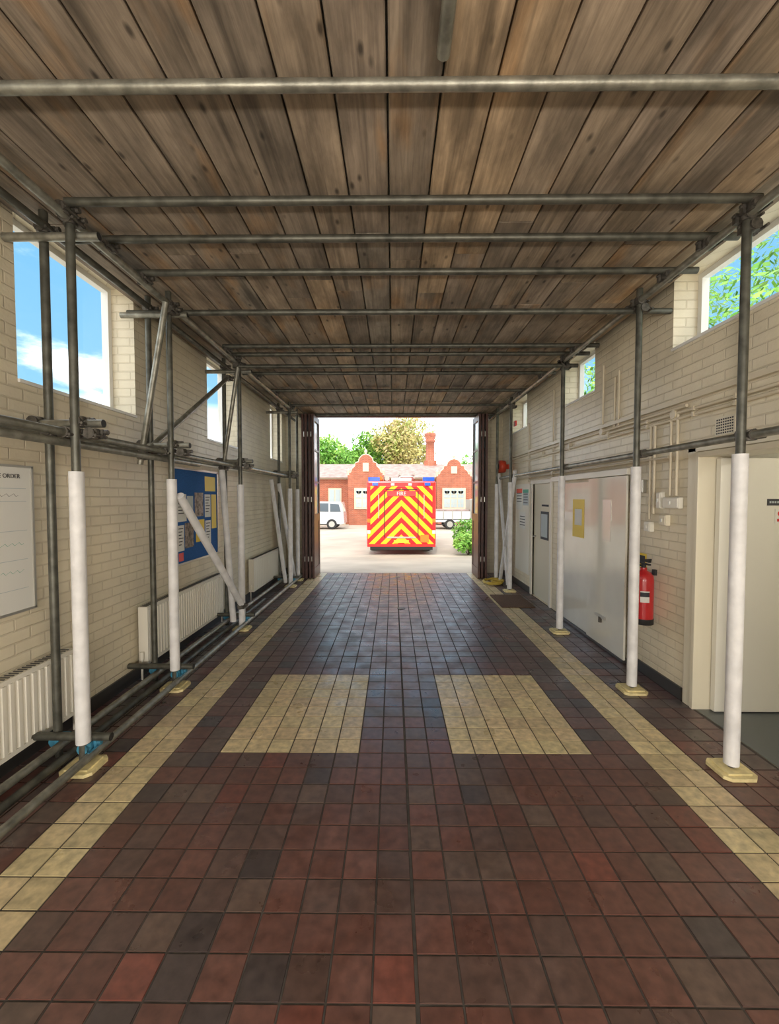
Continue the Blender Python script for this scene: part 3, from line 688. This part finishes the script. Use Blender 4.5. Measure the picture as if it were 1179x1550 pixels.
tree(-7.0,44,8.2,3.2,7000,.2,lt);tree(1.0,46,10.8,3.8,8000,.2,warm);tree(-2.4,48,9.4,3.2,6000,.2,lt);tree(-13,46,8,3.5,3500,.25,lt);tree(16,50,8,3.8,3500,.25,lt);tree(8.6,48,6.8,2.8,4500,.2,lt)
tree(8.5,9,9.5,4.2,14000,.10,lt);tree(8.0,15,8,3.5,6000,.13,lt);tree(9,2,9,4,6000,.13,lt)
tree(-11,14.8,4.9,2.0,4000,.12,lt);tree(-13,20,4.8,2.2,3000,.14,lt)
for (x,y,rr) in((2.6,14.6,.62),(3.1,16.2,.8),(3.9,14.8,.7)):
    m=MB();foliage(m,x,y,gz(y)+rr*.75,rr,rr*.75,2600,.06,lt)
    for i in range(5):m.cyl((x,y,gz(y)-.02),(x+U(-.4,.4),y+U(-.4,.4),gz(y)+.6),.015,'bark',6)
    m.build('shrub',origin=(x,y,gz(y)))

# ---------------------------------------------------------------- added fill lamps behind viewpoint: unseen battens and tripod panels
for (x,y) in((-1.0,-1.8),(1.1,-1.8),(-1.0,-.2),(1.1,-.2)):  # unseen battens added to raise the light in the near hall
    m=MB();m.box(x-.05,x+.05,y-.7,y+.7,3.22,3.29,'white');m.cyl((x,y-.66,3.19),(x,y+.66,3.19),.018,'fillw',12)
    m.box(x-.03,x+.03,y-.70,y-.66,3.17,3.22,'white');m.box(x-.03,x+.03,y+.66,y+.70,3.17,3.22,'white')
    for yy in(-.4,.4):m.cyl((x,y+yy,3.29),(x,y+yy,3.37),.006,'coup',6)
    m.build('fill_batten')
for x in(-1.3,1.4):  # unseen tripod lamps added to light the deck from behind
    e=empty('fill_light',(x,-2.2,0));m=MB()
    for t in(0,2.1,4.2):m.cyl((x,-2.2,1.0),(x+.35*math.cos(t),-2.2+.35*math.sin(t),.01),.012,'yel',8)
    m.cyl((x,-2.2,.9),(x,-2.2,1.2),.014,'yel',8);m.build('tripod',e)
    m=MB();m.box(x-.36,x+.36,-2.28,-2.21,1.2,1.66,'black');m.box(x-.34,x+.34,-2.212,-2.205,1.22,1.64,'paper');m.build('head',e)
    l=bpy.data.lights.new('fill_light_lamp','AREA');l.shape='RECTANGLE';l.size=.68;l.size_y=.42;l.energy=88;l.color=(1,.90,.77)
    lo=bpy.data.objects.new('lamp',l);S.collection.objects.link(lo);lo.parent=e;lo.location=(0,.02,1.43);lo.rotation_euler=(math.radians(90+14),0,0)

# ---------------------------------------------------------------- world
w=bpy.data.worlds.new('sky');S.world=w;w.use_nodes=True;nt=w.node_tree;bg=nt.nodes['Background']
tc=nt.nodes.new('ShaderNodeTexCoord');sp=nt.nodes.new('ShaderNodeSeparateXYZ');nt.links.new(tc.outputs['Generated'],sp.inputs[0])
cr=nt.nodes.new('ShaderNodeValToRGB');e=cr.color_ramp.elements
e[0].position=0;e[0].color=(5.0,5.0,5.1,1);e[1].position=1;e[1].color=(2.3,2.3,2.4,1)
for p,c in((.11,(4.0,4.2,4.5)),(.20,(.30,.62,.88)),(.50,(.19,.50,.84)),(.68,(2.3,2.3,2.4))):
    a=e.new(p);a.color=(*c,1)
nt.links.new(sp.outputs[2],cr.inputs[0])
mp=nt.nodes.new('ShaderNodeMapping');mp.inputs['Scale'].default_value=(2.2,2.2,6);mp.inputs['Location'].default_value=(.3,.9,.1);nt.links.new(tc.outputs['Generated'],mp.inputs[0])
nz=nt.nodes.new('ShaderNodeTexNoise');nz.inputs['Scale'].default_value=1.4;nz.inputs['Detail'].default_value=9;nz.inputs['Roughness'].default_value=.60;nt.links.new(mp.outputs[0],nz.inputs['Vector'])
c2=nt.nodes.new('ShaderNodeMapRange');c2.interpolation_type='SMOOTHSTEP';c2.inputs['From Min'].default_value=.48;c2.inputs['From Max'].default_value=.70;nt.links.new(nz.outputs['Fac'],c2.inputs['Value'])
bk=nt.nodes.new('ShaderNodeMapRange');bk.inputs['From Min'].default_value=.15;bk.inputs['From Max'].default_value=-.35;nt.links.new(sp.outputs[1],bk.inputs['Value'])
mxx=nt.nodes.new('ShaderNodeMath');mxx.operation='MAXIMUM';nt.links.new(c2.outputs[0],mxx.inputs[0]);nt.links.new(bk.outputs[0],mxx.inputs[1])
mx=nt.nodes.new('ShaderNodeMix');mx.data_type='RGBA';nt.links.new(mxx.outputs[0],mx.inputs[0]);nt.links.new(cr.outputs[0],mx.inputs[6]);mx.inputs[7].default_value=(2.1,2.1,2.1,1)
nt.links.new(mx.outputs[2],bg.inputs[0]);bg.inputs[1].default_value=1.0
sun=bpy.data.lights.new('sun','SUN');sun.energy=1.6;sun.angle=.01;sun.color=(1,.93,.80)
so=bpy.data.objects.new('sun',sun);S.collection.objects.link(so);so.rotation_euler=(math.radians(42),0,math.radians(-8))
# ---------------------------------------------------------------- camera
cam=bpy.data.cameras.new('camera');co=bpy.data.objects.new('camera',cam);S.collection.objects.link(co);S.camera=co
co.location=(0,0,1.65);co.rotation_euler=(math.radians(90-2.05),0,math.radians(.49));cam.sensor_fit='VERTICAL';cam.sensor_height=36;cam.lens=14.86;cam.clip_start=.05;cam.clip_end=300
S.view_settings.view_transform='Standard';S.view_settings.look='None';S.view_settings.exposure=.35
